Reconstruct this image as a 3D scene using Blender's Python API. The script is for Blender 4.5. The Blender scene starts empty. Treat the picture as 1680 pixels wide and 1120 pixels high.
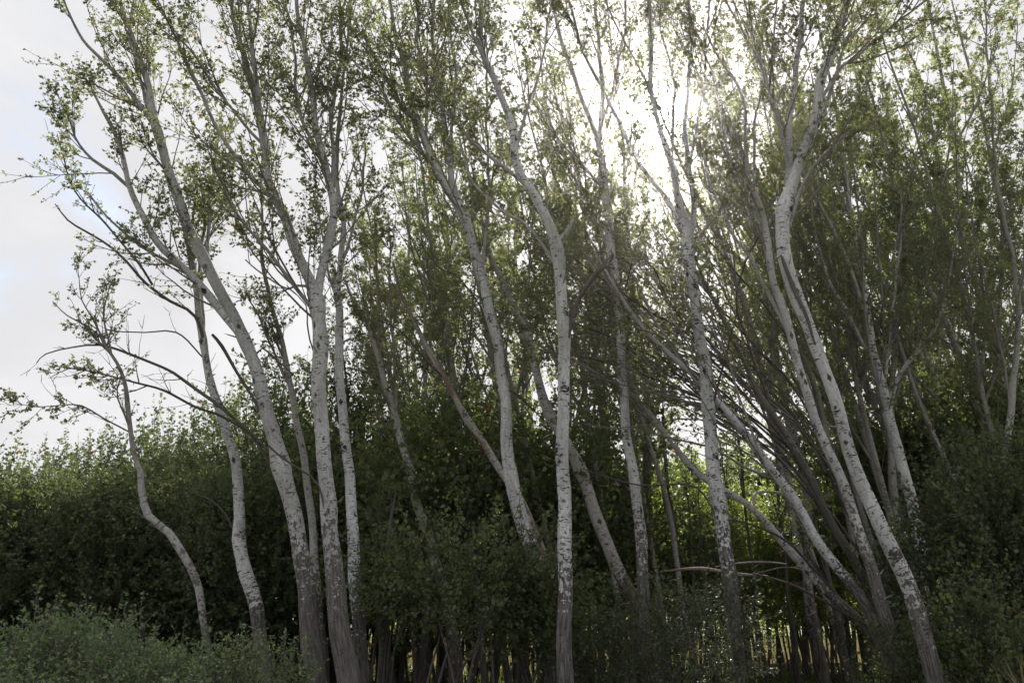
import bpy, math, random
import numpy as np

rng = np.random.default_rng(11)
random.seed(11)
sc = bpy.context.scene
COL = sc.collection

# ------------------------------------------------------------------ camera geometry
F, CX, CY, EYE = 1400.0, 840.0, 560.0, 1.6
TILT = math.radians(17.8)
cT, sT = math.cos(TILT), math.sin(TILT)


def P(px, py, Y):
    """World point seen at photograph pixel (px, py), Y metres ahead."""
    dx, dy = (px - CX) / F, (CY - py) / F
    s = Y / (cT - dy * sT)
    return np.array([dx * s, Y, EYE + (sT + dy * cT) * s])


def mpp(py, Y):
    return Y / (cT - (CY - py) / F * sT) / F


def ray(px, py):
    dx, dy = (px - CX) / F, (CY - py) / F
    v = np.array([dx, cT - dy * sT, sT + dy * cT])
    return v / np.linalg.norm(v)


SUN = ray(1075, 195)
SUN_EL = math.asin(SUN[2])
SUN_AZ = math.atan2(SUN[0], SUN[1])          # from +Y towards +X


def gx(px, Y):
    """World x of a pixel column at the horizon."""
    return P(px, 1010, Y)[0]


# ------------------------------------------------------------------ materials
def new_mat(name):
    m = bpy.data.materials.new(name)
    m.use_nodes = True
    nt = m.node_tree
    nt.nodes.clear()
    return m, nt


class N:
    def __init__(self, nt):
        self.nt = nt

    def __call__(self, typ, ins=None, **kw):
        n = self.nt.nodes.new(typ)
        for k, v in kw.items():
            setattr(n, k, v)
        for k, v in (ins or {}).items():
            s = n.inputs[k]
            if isinstance(v, bpy.types.NodeSocket):
                self.nt.links.new(v, s)
            else:
                s.default_value = v
        return n

    def math(self, op, a, b=0.0, clamp=False):
        n = self('ShaderNodeMath', {0: a, 1: b}, operation=op)
        n.use_clamp = clamp
        return n.outputs[0]

    def mix(self, f, a, b):
        n = self('ShaderNodeMix', data_type='RGBA')
        for i, v in ((0, f), (6, a), (7, b)):
            if isinstance(v, bpy.types.NodeSocket):
                self.nt.links.new(v, n.inputs[i])
            else:
                n.inputs[i].default_value = v if i == 0 else (*v, 1.0)
        return n.outputs[2]

    def ramp(self, f, lo, hi):
        n = self('ShaderNodeMapRange', {'Value': f, 'From Min': lo, 'From Max': hi}, interpolation_type='SMOOTHSTEP')
        return n.outputs[0]

    def scaled(self, v, s):
        n = self('ShaderNodeVectorMath', {0: v}, operation='MULTIPLY')
        n.inputs[1].default_value = s
        return n.outputs[0]

    def noise(self, v, s, detail=2.0, rough=0.5):
        n = self('ShaderNodeTexNoise', {'Vector': self.scaled(v, s), 'Scale': 1.0, 'Detail': detail, 'Roughness': rough})
        return n.outputs['Fac']


def bark_material(name, pale_a, pale_b, dark_a, dark_b, thin_col, scar=1.0, rust=0.0):
    m, nt = new_mat(name)
    n = N(nt)
    bc = n('ShaderNodeAttribute', attribute_name='bark_coord').outputs['Vector']
    age = n('ShaderNodeAttribute', attribute_name='bark_age').outputs['Fac']
    thin = n('ShaderNodeAttribute', attribute_name='bark_thin').outputs['Fac']
    big = n.noise(bc, (3, 3, 1.3), 3)
    fine = n.noise(bc, (26, 26, 14), 4, .65)
    pale = n.mix(n.ramp(big, .3, .7), pale_a, pale_b)
    pale = n.mix(n.math('MULTIPLY', n.ramp(fine, .40, .70), .5), pale, (.16, .15, .14))
    # greenish algae film in soft patches
    pale = n.mix(n.math('MULTIPLY', n.ramp(n.noise(bc, (2.2, 2.2, .8), 3), .52, .72), .35), pale, (.23, .24, .17))
    # horizontal lenticels and bands
    len1 = n.noise(bc, (9, 9, 60), 2)
    len2 = n.noise(bc, (4.5, 4.5, 34), 2)
    lm = n.math('MAXIMUM', n.ramp(len1, .60, .66), n.ramp(len2, .63, .68))
    gate = n.ramp(n.noise(bc, (2.5, 2.5, 2.2), 1), .38, .58)
    lm = n.math('MULTIPLY', lm, n.math('ADD', n.math('MULTIPLY', gate, .8), .2))
    # branch scars: diamond eyes
    vo = n('ShaderNodeTexVoronoi', {'Vector': n.scaled(bc, (3.2, 3.2, 3.6)), 'Scale': 1.0, 'Randomness': 1.0}, distance='MANHATTAN')
    vd = n.math('ADD', vo.outputs['Distance'], n.math('MULTIPLY', n.math('SUBTRACT', fine, .5), .16))
    eye = n.math('SUBTRACT', 1.0, n.ramp(vd, .17, .27))
    vo2 = n('ShaderNodeTexVoronoi', {'Vector': n.scaled(bc, (1.7, 1.7, 2.6)), 'Scale': 1.0, 'Randomness': 1.0})
    vd2 = n.math('ADD', vo2.outputs['Distance'], n.math('MULTIPLY', n.math('SUBTRACT', n.noise(bc, (18, 18, 30), 3), .5), .35))
    brow = n.math('MULTIPLY', n.math('SUBTRACT', 1.0, n.ramp(vd2, .17, .24)), n.ramp(n.noise(bc, (10, 10, 42), 2), .42, .54))
    eye = n.math('MAXIMUM', eye, brow)
    marks = n.math('MULTIPLY', n.math('MAXIMUM', lm, eye), scar, True)
    marks = n.math('MULTIPLY', marks, n.math('SUBTRACT', 1.0, n.math('MULTIPLY', thin, .6)))
    # old rough bark spreading up from the foot
    patch = n.noise(bc, (7, 7, 13), 3, .6)
    patch2 = n.noise(bc, (20, 20, 26), 2, .6)
    pm = n.math('ADD', n.math('MULTIPLY', n.math('SUBTRACT', patch, .5), 1.5), n.math('MULTIPLY', n.math('SUBTRACT', patch2, .5), 1.5))
    orn = n('ShaderNodeObjectInfo').outputs['Random']
    old = n.ramp(n.math('ADD', n.math('ADD', age, n.math('MULTIPLY', n.math('SUBTRACT', orn, .5), .06)), n.math('MULTIPLY', pm, n.math('SUBTRACT', 1.0, n.math('MULTIPLY', n.ramp(age, .75, 1.0), .75)))), .45, .56)
    furrow = n.noise(bc, (30, 30, 5), 4, .65)
    dark = n.mix(n.ramp(furrow, .35, .68), dark_a, dark_b)
    col = n.mix(marks, pale, (.035, .032, .030))
    if rust > 0:
        r = n.ramp(n.noise(bc, (6, 6, 1.6), 3, .6), .5 - rust * .12, .62 - rust * .12)
        col = n.mix(n.math('MULTIPLY', r, .9), col, (.17, .105, .075))
    col = n.mix(n.math('MULTIPLY', thin, .92), col, thin_col)
    col = n.mix(old, col, dark)
    h = n.math('ADD', n.math('MULTIPLY', furrow, n.math('ADD', n.math('MULTIPLY', old, .8), .08)), n.math('MULTIPLY', fine, .3))
    h = n.math('SUBTRACT', h, n.math('MULTIPLY', marks, .35))
    bump = n('ShaderNodeBump', {'Height': h, 'Strength': .9, 'Distance': .025})
    rnd = n('ShaderNodeObjectInfo').outputs['Random']
    col = n.mix(n.math('MULTIPLY', rnd, .30), col, n.mix(.5, thin_col, (.30, .28, .24)))
    b = n('ShaderNodeBsdfPrincipled', {'Base Color': col, 'Roughness': .85, 'Normal': bump.outputs[0]})
    b.inputs['Specular IOR Level'].default_value = .2
    o = n('ShaderNodeOutputMaterial', {'Surface': b.outputs[0]})
    return m


def leaf_material(name, c1, c2, c3, under, trans, tamt=.45):
    m, nt = new_mat(name)
    n = N(nt)
    lv = n('ShaderNodeAttribute', attribute_name='leaf_tone').outputs['Fac']
    col = n.mix(n.ramp(lv, 0, .62), c1, c2)
    col = n.mix(n.ramp(lv, .86, 1.0), col, c3)
    geo = n('ShaderNodeNewGeometry')
    colb = n.mix(geo.outputs['Backfacing'], col, under)
    tr = n.mix(n.ramp(lv, .0, 1.0), tuple(x * .7 for x in trans), trans)
    tr = n.mix(n.ramp(lv, .955, .985), tr, (.42, .22, .05))
    p = n('ShaderNodeBsdfPrincipled', {'Base Color': colb, 'Roughness': .5})
    p.inputs['Specular IOR Level'].default_value = .35
    t = n('ShaderNodeBsdfTranslucent', {'Color': tr})
    mx = n('ShaderNodeMixShader', {0: tamt, 1: p.outputs[0], 2: t.outputs[0]})
    n('ShaderNodeOutputMaterial', {'Surface': mx.outputs[0]})
    return m


M_WHITE = bark_material('white_bark', (.43, .43, .435), (.64, .64, .65), (.055, .05, .047), (.20, .185, .178), (.17, .15, .135))
M_GREY = bark_material('grey_bark', (.30, .29, .28), (.45, .44, .43), (.035, .031, .028), (.15, .135, .125), (.115, .10, .088), .8)
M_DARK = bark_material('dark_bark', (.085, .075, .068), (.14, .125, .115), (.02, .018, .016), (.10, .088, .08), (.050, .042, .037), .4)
M_DEAD = bark_material('peeling_dead_bark', (.36, .34, .32), (.58, .56, .54), (.04, .034, .03), (.18, .155, .14), (.15, .12, .10), .9, .25)
M_FLAKED = bark_material('flaking_grey_bark', (.36, .34, .325), (.56, .54, .52), (.04, .034, .03), (.18, .155, .14), (.15, .12, .10), 1.0, -.45)
M_LEAF = leaf_material('poplar_leaf', (.046, .072, .025), (.080, .115, .040), (.12, .135, .048), (.15, .165, .115), (.29, .325, .115), .52)
M_LEAFM = leaf_material('second_row_leaf', (.042, .064, .024), (.074, .100, .038), (.11, .12, .045), (.12, .135, .085), (.34, .40, .125), .56)
M_LEAFB = leaf_material('thicket_leaf', (.048, .074, .028), (.084, .118, .044), (.12, .145, .058), (.11, .13, .08), (.17, .225, .066), .45)
M_LEAFD = leaf_material('shade_toned_leaf', (.034, .052, .024), (.058, .080, .036), (.08, .10, .048), (.08, .10, .06), (.10, .13, .045), .32)  # shade on the low bush put into a darker leaf colour
M_LEAFL = leaf_material('sunlit_colour_leaf', (.055, .095, .02), (.085, .14, .03), (.12, .16, .04), (.11, .15, .06), (.46, .56, .11), .58)  # sunlit glow put into a brighter, more translucent leaf colour
M_LEAFS = leaf_material('silvery_leaf', (.088, .145, .050), (.145, .205, .085), (.21, .27, .12), (.20, .25, .14), (.20, .30, .09), .38)
M_LEAFC = leaf_material('low_bush_leaf', (.048, .072, .026), (.080, .108, .040), (.12, .14, .055), (.11, .13, .075), (.24, .31, .075), .42)
M_GRASS = leaf_material('grass_blade', (.07, .11, .028), (.15, .16, .05), (.32, .27, .13), (.14, .15, .06), (.26, .30, .08), .4)
M_STRAW = leaf_material('dry_grass_blade', (.10, .12, .065), (.17, .17, .11), (.28, .25, .17), (.24, .2, .1), (.3, .26, .1), .35)


# ------------------------------------------------------------------ mesh accumulator
class Acc:
    def __init__(self):
        self.v, self.f, self.mi, self.bc, self.age, self.thin, self.tone, self.sm = [], [], [], [], [], [], [], []
        self.n = 0

    def _push(self, v, f, mi, bc, age, thin, tone, smooth):
        self.v.append(v); self.f.append(f + self.n)
        self.mi.append(np.full(len(f), mi, np.int32)); self.sm.append(np.full(len(f), smooth, bool))
        k = len(v)
        self.bc.append(bc); self.age.append(age); self.thin.append(thin)
        self.tone.append(tone if tone is not None else np.zeros(k))
        self.n += k

    def tubes(self, pts, rad, sides=6, age=0.0, mi=0, rough=0.0, thinref=.055, seed=None):
        """pts (B,K,3), rad (B,K): B tapered tubes."""
        pts = np.asarray(pts, float); rad = np.asarray(rad, float)
        B, K = rad.shape
        t = np.gradient(pts, axis=1)
        t /= np.linalg.norm(t, axis=2, keepdims=True) + 1e-9
        tm = pts[:, -1] - pts[:, 0]
        ref = np.cross(tm, np.where(np.abs(tm[:, 1:2]) > .8 * np.linalg.norm(tm, axis=1, keepdims=True), [[1., 0, 0]], [[0., 1, 0]]))
        ref /= np.linalg.norm(ref, axis=1, keepdims=True) + 1e-9
        nrm = ref[:, None] - (t * ref[:, None]).sum(2, keepdims=True) * t
        nrm /= np.linalg.norm(nrm, axis=2, keepdims=True) + 1e-9
        bn = np.cross(t, nrm)
        a = np.arange(sides) / sides * 2 * math.pi
        ca, sa = np.cos(a), np.sin(a)
        seg = np.linalg.norm(np.diff(pts, axis=1), axis=2)
        L = np.concatenate([np.zeros((B, 1)), np.cumsum(seg, 1)], 1)
        R = rad[:, :, None] * np.ones(sides)
        if rough:
            ph = rng.uniform(0, 6.28, (B, 1, 1)); z = L[:, :, None]
            R = R * (1 + rough * (.6 * np.sin(2 * a + ph + 1.7 * z) + .4 * np.sin(3 * a - 2.3 * z + 2 * ph) + .5 * np.sin(5.3 * z + ph) * np.cos(a - ph)))
        v = pts[:, :, None] + R[..., None] * (nrm[:, :, None] * ca[:, None] + bn[:, :, None] * sa[:, None])
        so = rng.uniform(0, 60, (B, 1, 1)) * np.ones((B, K, sides))
        rm = np.maximum(rad.max(1), .02)[:, None, None]
        bc = np.stack([ca * rm * np.ones((B, K, sides)) + so, sa * rm * np.ones((B, K, sides)) - so, L[:, :, None] + so * 1.7], -1)
        ag = np.broadcast_to(np.asarray(age, float).reshape((B, K) if np.ndim(age) else (1, 1)), (B, K))
        ag = ag[:, :, None] * np.ones(sides)
        th = np.clip(1 - rad / thinref, 0, 1)[:, :, None] * np.ones(sides)
        i = np.arange(B * K * sides).reshape(B, K, sides)
        j = np.roll(i, -1, 2)
        f = np.stack([i[:, :-1], j[:, :-1], j[:, 1:], i[:, 1:]], -1).reshape(-1, 4)
        self._push(v.reshape(-1, 3), f, mi, bc.reshape(-1, 3), ag.ravel(), th.ravel(), None, True)

    def leaves(self, c, d, size, mi=1, width=.82, tone=None, fold=.22, six=False):
        """c (n,3) leaf bases, d (n,3) directions; each leaf a small folded blade."""
        n = len(c)
        d = d / (np.linalg.norm(d, axis=1, keepdims=True) + 1e-9)
        r = rng.normal(size=(n, 3))
        s = np.cross(d, r); s /= np.linalg.norm(s, axis=1, keepdims=True) + 1e-9
        u = np.cross(s, d)
        size = np.asarray(size)[:, None] * np.ones((n, 1))
        w = size * width * .5
        up = u * fold * size
        if six:
            v = np.stack([c, c + d * size * .28 + s * w * .95 + up, c + d * size * .68 + s * w * .7 + up * .7,
                          c + d * size - u * size * .12, c + d * size * .68 - s * w * .7 + up * .7, c + d * size * .28 - s * w * .95 + up], 1)
            k = np.arange(n)[:, None] * 6
            f = np.concatenate([k + [[0, 1, 2, 3]], k + [[0, 3, 4, 5]]])
            m = 6
        else:
            v = np.stack([c, c + d * size * .45 + s * w + up, c + d * size, c + d * size * .45 - s * w + up * .2], 1)
            k = np.arange(n)[:, None] * 4
            f = k + [[0, 1, 2, 3]]
            m = 4
        if tone is None:
            tone = rng.uniform(0, 1, n)
        z = np.zeros(n * m)
        self._push(v.reshape(-1, 3), f, mi, np.zeros((n * m, 3)), z, z, np.repeat(tone, m), False)

    def build(self, name, mats, parent=None, origin=None):
        v = np.concatenate(self.v).astype(np.float32)
        if origin is not None:
            v = v - np.asarray(origin, np.float32)
        f = np.concatenate(self.f).astype(np.int32)
        me = bpy.data.meshes.new(name)
        me.vertices.add(len(v)); me.vertices.foreach_set('co', v.ravel())
        me.loops.add(f.size); me.loops.foreach_set('vertex_index', f.ravel())
        me.polygons.add(len(f))
        me.polygons.foreach_set('loop_start', np.arange(len(f), dtype=np.int32) * 4)
        me.polygons.foreach_set('material_index', np.concatenate(self.mi))
        me.polygons.foreach_set('use_smooth', np.concatenate(self.sm))
        a = me.attributes.new('bark_coord', 'FLOAT_VECTOR', 'POINT'); a.data.foreach_set('vector', np.concatenate(self.bc).astype(np.float32).ravel())
        for nm, arr in (('bark_age', self.age), ('bark_thin', self.thin), ('leaf_tone', self.tone)):
            a = me.attributes.new(nm, 'FLOAT', 'POINT'); a.data.foreach_set('value', np.concatenate(arr).astype(np.float32))
        me.update(calc_edges=True)
        for m in mats:
            me.materials.append(m)
        o = bpy.data.objects.new(name, me)
        COL.objects.link(o)
        if parent:
            o.parent = parent
        return o


def empty(name, loc, label, cat, group=None):
    o = bpy.data.objects.new(name, None)
    o.empty_display_size = .2
    o.location = loc
    COL.objects.link(o)
    o['label'] = label; o['category'] = cat
    if group:
        o['group'] = group
    return o


def copy_tree(root, loc, rotz=0, scale=1.0, label=None, group=None):
    r = root.copy(); COL.objects.link(r)
    r.location = loc; r.rotation_euler = (0, 0, rotz); r.scale = (scale,) * 3
    if label: r['label'] = label
    if group: r['group'] = group
    for ch in list(root.children):
        c = ch.copy(); COL.objects.link(c); c.parent = r
    return r


# ------------------------------------------------------------------ curves
def spline(ctrl, rad, step=.12):
    """Catmull-Rom through ctrl (n,3) with radii, resampled at about step."""
    c = np.asarray(ctrl, float); r = np.asarray(rad, float)
    c = np.vstack([2 * c[0] - c[1], c, 2 * c[-1] - c[-2]])
    out, ro = [], []
    for i in range(1, len(c) - 2):
        k = max(2, int(np.linalg.norm(c[i + 1] - c[i]) / step))
        t = (np.arange(k) / k)[:, None]
        p0, p1, p2, p3 = c[i - 1], c[i], c[i + 1], c[i + 2]
        out.append(.5 * (2 * p1 + (p2 - p0) * t + (2 * p0 - 5 * p1 + 4 * p2 - p3) * t ** 2 + (3 * p1 - p0 - 3 * p2 + p3) * t ** 3))
        ro.append(r[i - 1] + (r[i] - r[i - 1]) * t[:, 0])
    out.append(c[-2:-1]); ro.append(r[-1:])
    return np.concatenate(out), np.concatenate(ro)


def wobble(p, amp, freq=1.6):
    s = np.concatenate([[0], np.cumsum(np.linalg.norm(np.diff(p, axis=0), axis=1))])
    ph = rng.uniform(0, 6.28, 6)
    env = np.clip(s / .4, 0, 1)
    for k in range(3):
        p[:, k] += env * amp * (np.sin(s * freq + ph[k]) + .5 * np.sin(s * freq * 2.7 + ph[k + 3])) * (.4 if k == 2 else 1)
    return p


def unit(v):
    return v / (np.linalg.norm(v, axis=-1, keepdims=True) + 1e-9)


def grow(start, d, length, k, up=.08, wob=.06, bias=None):
    B = len(start)
    out = np.empty((B, k, 3)); out[:, 0] = start
    d = unit(d.copy()); st = (np.asarray(length) / (k - 1))[:, None]
    b = np.array([0, 0, 1.0]) if bias is None else unit(np.asarray(bias, float))
    for i in range(1, k):
        out[:, i] = out[:, i - 1] + d * st
        d = unit(d + b * up + rng.normal(size=(B, 3)) * wob)
    return out


def sample_on(pts, s):
    """pts (B,K,3) ; s (B,m) in 0..1 -> positions and tangents (B,m,3)."""
    B, K, _ = pts.shape
    x = s * (K - 1); i = np.minimum(x.astype(int), K - 2); fr = (x - i)[..., None]
    bi = np.arange(B)[:, None]
    a, b = pts[bi, i], pts[bi, i + 1]
    return a + (b - a) * fr, unit(b - a)


def side_dirs(t, amin, amax, upbias=0.0, flat=None):
    n = len(t)
    r = rng.normal(size=(n, 3))
    if flat is not None:
        r = r + flat
    perp = unit(r - (r * t).sum(1, keepdims=True) * t)
    a = np.radians(rng.uniform(amin, amax, n))[:, None]
    d = t * np.cos(a) + perp * np.sin(a)
    d[:, 2] += upbias
    return unit(d)


def leafy(acc, limbs, wob1=.07, dens=3.0, f0=.15, len1=1.6, ang=(22, 50), n2=5, len2=.5, leaves=9, lsize=.075, up1=.10, flat=None,
          up2=.06, leaf_from=0.0, r1=.013, six=True, tip_shrink=.55, bare=0.0, mi_leaf=1, tone_hi=1.0, droop=.35):
    """Clothe limb curves (list of (pts, rad)) with branches, twigs and leaves."""
    S, T, LL, RR = [], [], [], []
    for pts, rad in limbs:
        seg = np.linalg.norm(np.diff(pts, axis=0), axis=1); L = np.concatenate([[0], np.cumsum(seg)])
        tot = L[-1]
        m = rng.poisson(dens * tot * (1 - f0))
        if m == 0:
            continue
        s = np.sort(rng.uniform(f0, 1, m)); s[-1] = .995
        i = np.clip(np.searchsorted(L, s * tot) - 1, 0, len(pts) - 2)
        S.append(pts[i]); T.append(unit(pts[i + 1] - pts[i]))
        LL.append(len1 * rng.uniform(.45, 1.15, m) * (1 - tip_shrink * (s - f0) / (1 - f0)))
        RR.append(np.minimum(r1 * rng.uniform(.45, 1.45, m), rad[i] * .7))
    if not S:
        return
    S, T, LL, RR = map(np.concatenate, (S, T, LL, RR))
    d = side_dirs(T, *ang, flat=flat)
    K = 7
    b1 = grow(S, d, LL, K, up1, wob1)
    acc.tubes(b1, RR[:, None] * np.linspace(1, .3, K), 4, mi=0)
    m2 = n2
    s2 = rng.uniform(.25, 1, (len(S), m2)); s2[:, 0] = 1.0
    p2, t2 = sample_on(b1, s2)
    p2, t2 = p2.reshape(-1, 3), t2.reshape(-1, 3)
    l2 = len2 * rng.uniform(.5, 1.3, len(p2)) * np.repeat(np.clip(LL / len1, .5, 1), m2)
    d2 = side_dirs(t2, 15, 55)
    b2 = grow(p2, d2, l2, 4, up2, .10)
    acc.tubes(b2, np.full((len(p2), 1), .0048) * np.linspace(1, .5, 4), 3, mi=0)
    keep = rng.uniform(size=len(p2)) > bare
    b2, l2 = b2[keep], l2[keep]
    if not leaves or not len(b2):
        return
    s3 = rng.uniform(leaf_from + .1, 1.0, (len(b2), leaves))
    p3, t3 = sample_on(b2, s3)
    n = p3.shape[0] * leaves
    p3, t3 = p3.reshape(n, 3), t3.reshape(n, 3)
    off = side_dirs(t3, 35, 100)
    p3 = p3 + off * rng.uniform(.003, .022, (n, 1))
    ld = off + t3 * .3; ld[:, 2] -= droop * rng.uniform(0, 1.6, n)
    tone = np.clip(np.repeat(rng.uniform(0, .8, len(b2)), leaves) + rng.uniform(-.1, .28, n), 0, 1) * tone_hi
    acc.leaves(p3, ld, lsize * rng.uniform(.4, 1.3, n), mi_leaf, tone=tone, six=six)


# ------------------------------------------------------------------ traced trees
def wfac(py):
    return float(np.interp(py, [200, 500], [.76, .65]))


def limb3d(pts, Y0, dY, extend=0.0, step=.12, wob=.006, parents=None, reach=.5):
    """pts: [(px, py, width_px)...] -> resampled 3-D curve with radii; depth drifts from Y0 by dY."""
    n = len(pts)
    Ys = [Y0 + dY[0] for i in range(n)] if isinstance(dY, tuple) else [Y0 + dY * (i / max(1, n - 1)) for i in range(n)]
    c = [P(p[0], p[1], y) for p, y in zip(pts, Ys)]
    r = [p[2] * .5 * wfac(p[1]) * mpp(p[1], y) for p, y in zip(pts, Ys)]
    if parents:
        # grow out of the parent's core, a little below where the limb leaves it
        best = min(((np.linalg.norm(pp - c[0], axis=1).min(), k) for k, (pp, pr) in enumerate(parents)))
        if best[0] < reach:
            pp, pr = parents[best[1]]
            i = int(np.linalg.norm(pp - c[0], axis=1).argmin()); j = max(0, i - 3)
            c[0] = pp[j].copy(); r[0] = min(r[0], pr[j] * .82)
            r[1] = min(r[1], r[0] * 1.02)
    if extend:
        d = unit(c[-1] - c[-2]); d = unit(d + np.array([0, 0, .35]))
        c += [c[-1] + d * extend * .5, c[-1] + unit(d + np.array([0, 0, .2])) * extend]
        r += [r[-1] * .6, .008]
    p, r = spline(c, r, step)
    return wobble(p, wob * 1.7, 2.3), r


def bark_age(p, z_dark, soft=1.5):
    soft = soft * 1.6
    return np.clip((z_dark - p[:, 2]) / soft + .5, 0, 1)


def ground_ext(pts, Y):
    """Extend the traced trunk (base first) down to the ground."""
    (x0, y0, w0), (x1, y1, w1) = pts[0], pts[1]
    c = P(x0, y0, Y)
    if c[2] < .05:
        return pts
    slope = (x0 - x1) / max(20.0, (y0 - y1))
    slope = max(-.35, min(.35, slope))
    y = y0
    while P(x0, y, Y)[2] > -.12 and y < 1800:
        y += 6
    return [(x0 + slope * .8 * (y - y0), y, w0 * 1.22), (x0 + slope * .5 * (y - y0), (y + y0) / 2, w0 * 1.08)] + list(pts)


def traced_tree(label, Y, trunk, limbs=(), dead=(), dark_py=900, lean=0.0, mats=None, f_trunk=.45, crown=None, cat='tree',
                name='white_poplar', ext_top=1.8,  slim=1.0, dead_leaf=0.0, soft=1.5):
    mats = mats or M_WHITE
    trunk = [(q[0], q[1], q[2] * slim) for q in ground_ext(trunk, Y)]
    base = P(trunk[0][0], trunk[0][1], Y); base[2] = 0
    root = empty(name, base, label, cat)
    z_dark = P(840, dark_py, Y)[2]
    p, r = limb3d(trunk, Y, lean, ext_top if trunk[-1][1] < 8 else 0, wob=.01)
    # slight swellings and a root flare
    z = p[:, 2]
    r = r * (1 + .22 * np.exp(-np.clip(z, 0, 9) / .25))
    for lb in list(limbs) + list(dead):
        q = P(lb[0][0][0], lb[0][0][1], Y + lean * .5)
        dd = np.linalg.norm((p - q)[:, [0, 2]], axis=1)
        r = r * (1 + .20 * np.exp(-(dd / .16) ** 2))
    sl = np.concatenate([[0], np.cumsum(np.linalg.norm(np.diff(p, axis=0), axis=1))])
    for _ in range(int(sl[-1] * 1.1)):
        r = r * (1 + rng.uniform(-.05, .10) * np.exp(-((sl - rng.uniform(1, sl[-1])) / rng.uniform(.06, .22)) ** 2))
    a = Acc(); a.tubes(p[None], r[None], 18, bark_age(p, z_dark, soft)[None], rough=.05)
    ns = 7                                                   # snapped-off twig stubs standing on the bark
    ii = (len(p) * rng.uniform(.15, .8, ns)).astype(int); tt = unit(p[ii + 1] - p[ii])
    sd = side_dirs(tt, 45, 80)
    sb = grow(p[ii] + sd * r[ii][:, None] * .6, sd, r[ii] * .6 + rng.uniform(.03, .16, ns), 4, .03, .1)
    a.tubes(sb, np.array([[.016, .011, .009, .003]]) * rng.uniform(.5, 1.2, (ns, 1)), 5)
    a.build('trunk', [mats], root, base)
    curves = [(p, r)]
    for lb in limbs:
        pts, dY = [(q[0], q[1], q[2] * (slim if slim < .8 else 1)) for q in lb[0]], lb[1]
        y0 = Y + lean * .5
        lp, lr = limb3d(pts, y0, dY, 1.6 if pts[-1][1] < 8 else 0, wob=.012, parents=curves)
        lr = lr * (1 + .12 * np.exp(-((np.arange(len(lr)) * .12 - .3) / .25) ** 2))
        a = Acc(); a.tubes(lp[None], lr[None], 10, bark_age(lp, z_dark, soft)[None], rough=.05)
        a.build('limb', [mats], root, base)
        curves.append((lp, lr))
    for db in dead:
        pts, dY = [(q[0], q[1], q[2] * .78) for q in db[0]], db[1]
        lp, lr = limb3d(pts, Y + lean * .4, dY, 0, wob=.012, parents=None if isinstance(dY, tuple) else curves, reach=.3)
        a = Acc(); a.tubes(lp[None], lr[None], 7, rough=.06)
        tw = db[2] if len(db) > 2 else 6
        if tw:
            sub = dict(dens=tw / 3.0, f0=.15, len1=.7, ang=(25, 65), n2=2, len2=.3, leaves=0, r1=.008, up1=.05)
            leafy(a, [(lp, lr)], **sub)
            if len(db) > 3:
                k = int(len(lp) * db[3])
                leafy(a, [(lp[k:], lr[k:])], dens=7, f0=.05, len1=.5, ang=(20, 60), n2=4, len2=.25, leaves=6, lsize=.045, up1=.02)
        o = a.build('dead_branch', [M_DARK, M_LEAF], root, base)
    if crown:
        c = dict(crown)
        a = Acc()
        tf = c.pop('trunk_f0', f_trunk)
        k = int(len(p) * tf)
        if tf < 1:
            leafy(a, [(p[k:], r[k:])], **c)
        if len(curves) > 1:
            leafy(a, curves[1:], **c)
        a.build('crown', [M_GREY if mats in (M_WHITE, M_DARK) else mats, c.get('leafmat', M_LEAF)], root, base)
    return root


CR = dict(dens=4.6, f0=.08, len1=1.75, ang=(13, 46), n2=8, len2=.62, leaves=11, lsize=.051, r1=.012)
FANDIR = np.array([-1.3, .0, .25])

traced_tree('thin crooked grey sapling bending left above the pale shrubs', 11.0,
            [(345, 1075, 20), (335, 1010, 18), (325, 965, 19), (302, 912, 19), (275, 872, 18), (241, 846, 17), (234, 805, 16), (232, 772, 14),
             (219, 740, 12), (213, 680, 11), (205, 635, 10), (190, 595, 8), (175, 570, 7), (165, 548, 6)],
            [([(165, 548, 5), (150, 520, 4), (132, 490, 3), (126, 455, 2), (122, 430, 1.5)], -.2),
             ([(165, 550, 5), (172, 520, 4), (176, 490, 3), (186, 460, 2)], .4),
             ([(163, 550, 5), (140, 535, 4), (110, 518, 3), (85, 495, 2)], .2),
             ([(208, 660, 5), (195, 655, 4), (198, 630, 3), (204, 612, 2)], .2)],
            [([(192, 686, 5), (150, 672, 5), (120, 664, 4), (70, 668, 3), (20, 662, 2)], -.3, 5, .35),
             ([(238, 850, 6), (220, 836, 5), (200, 827, 3), (175, 822, 2)], -.3, 2)],
            dark_py=1010, mats=M_GREY, f_trunk=.93, soft=.8,
            crown=dict(dens=7.0, f0=.1, len1=.5, ang=(25, 60), n2=4, len2=.26, leaves=5, lsize=.042))

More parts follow.
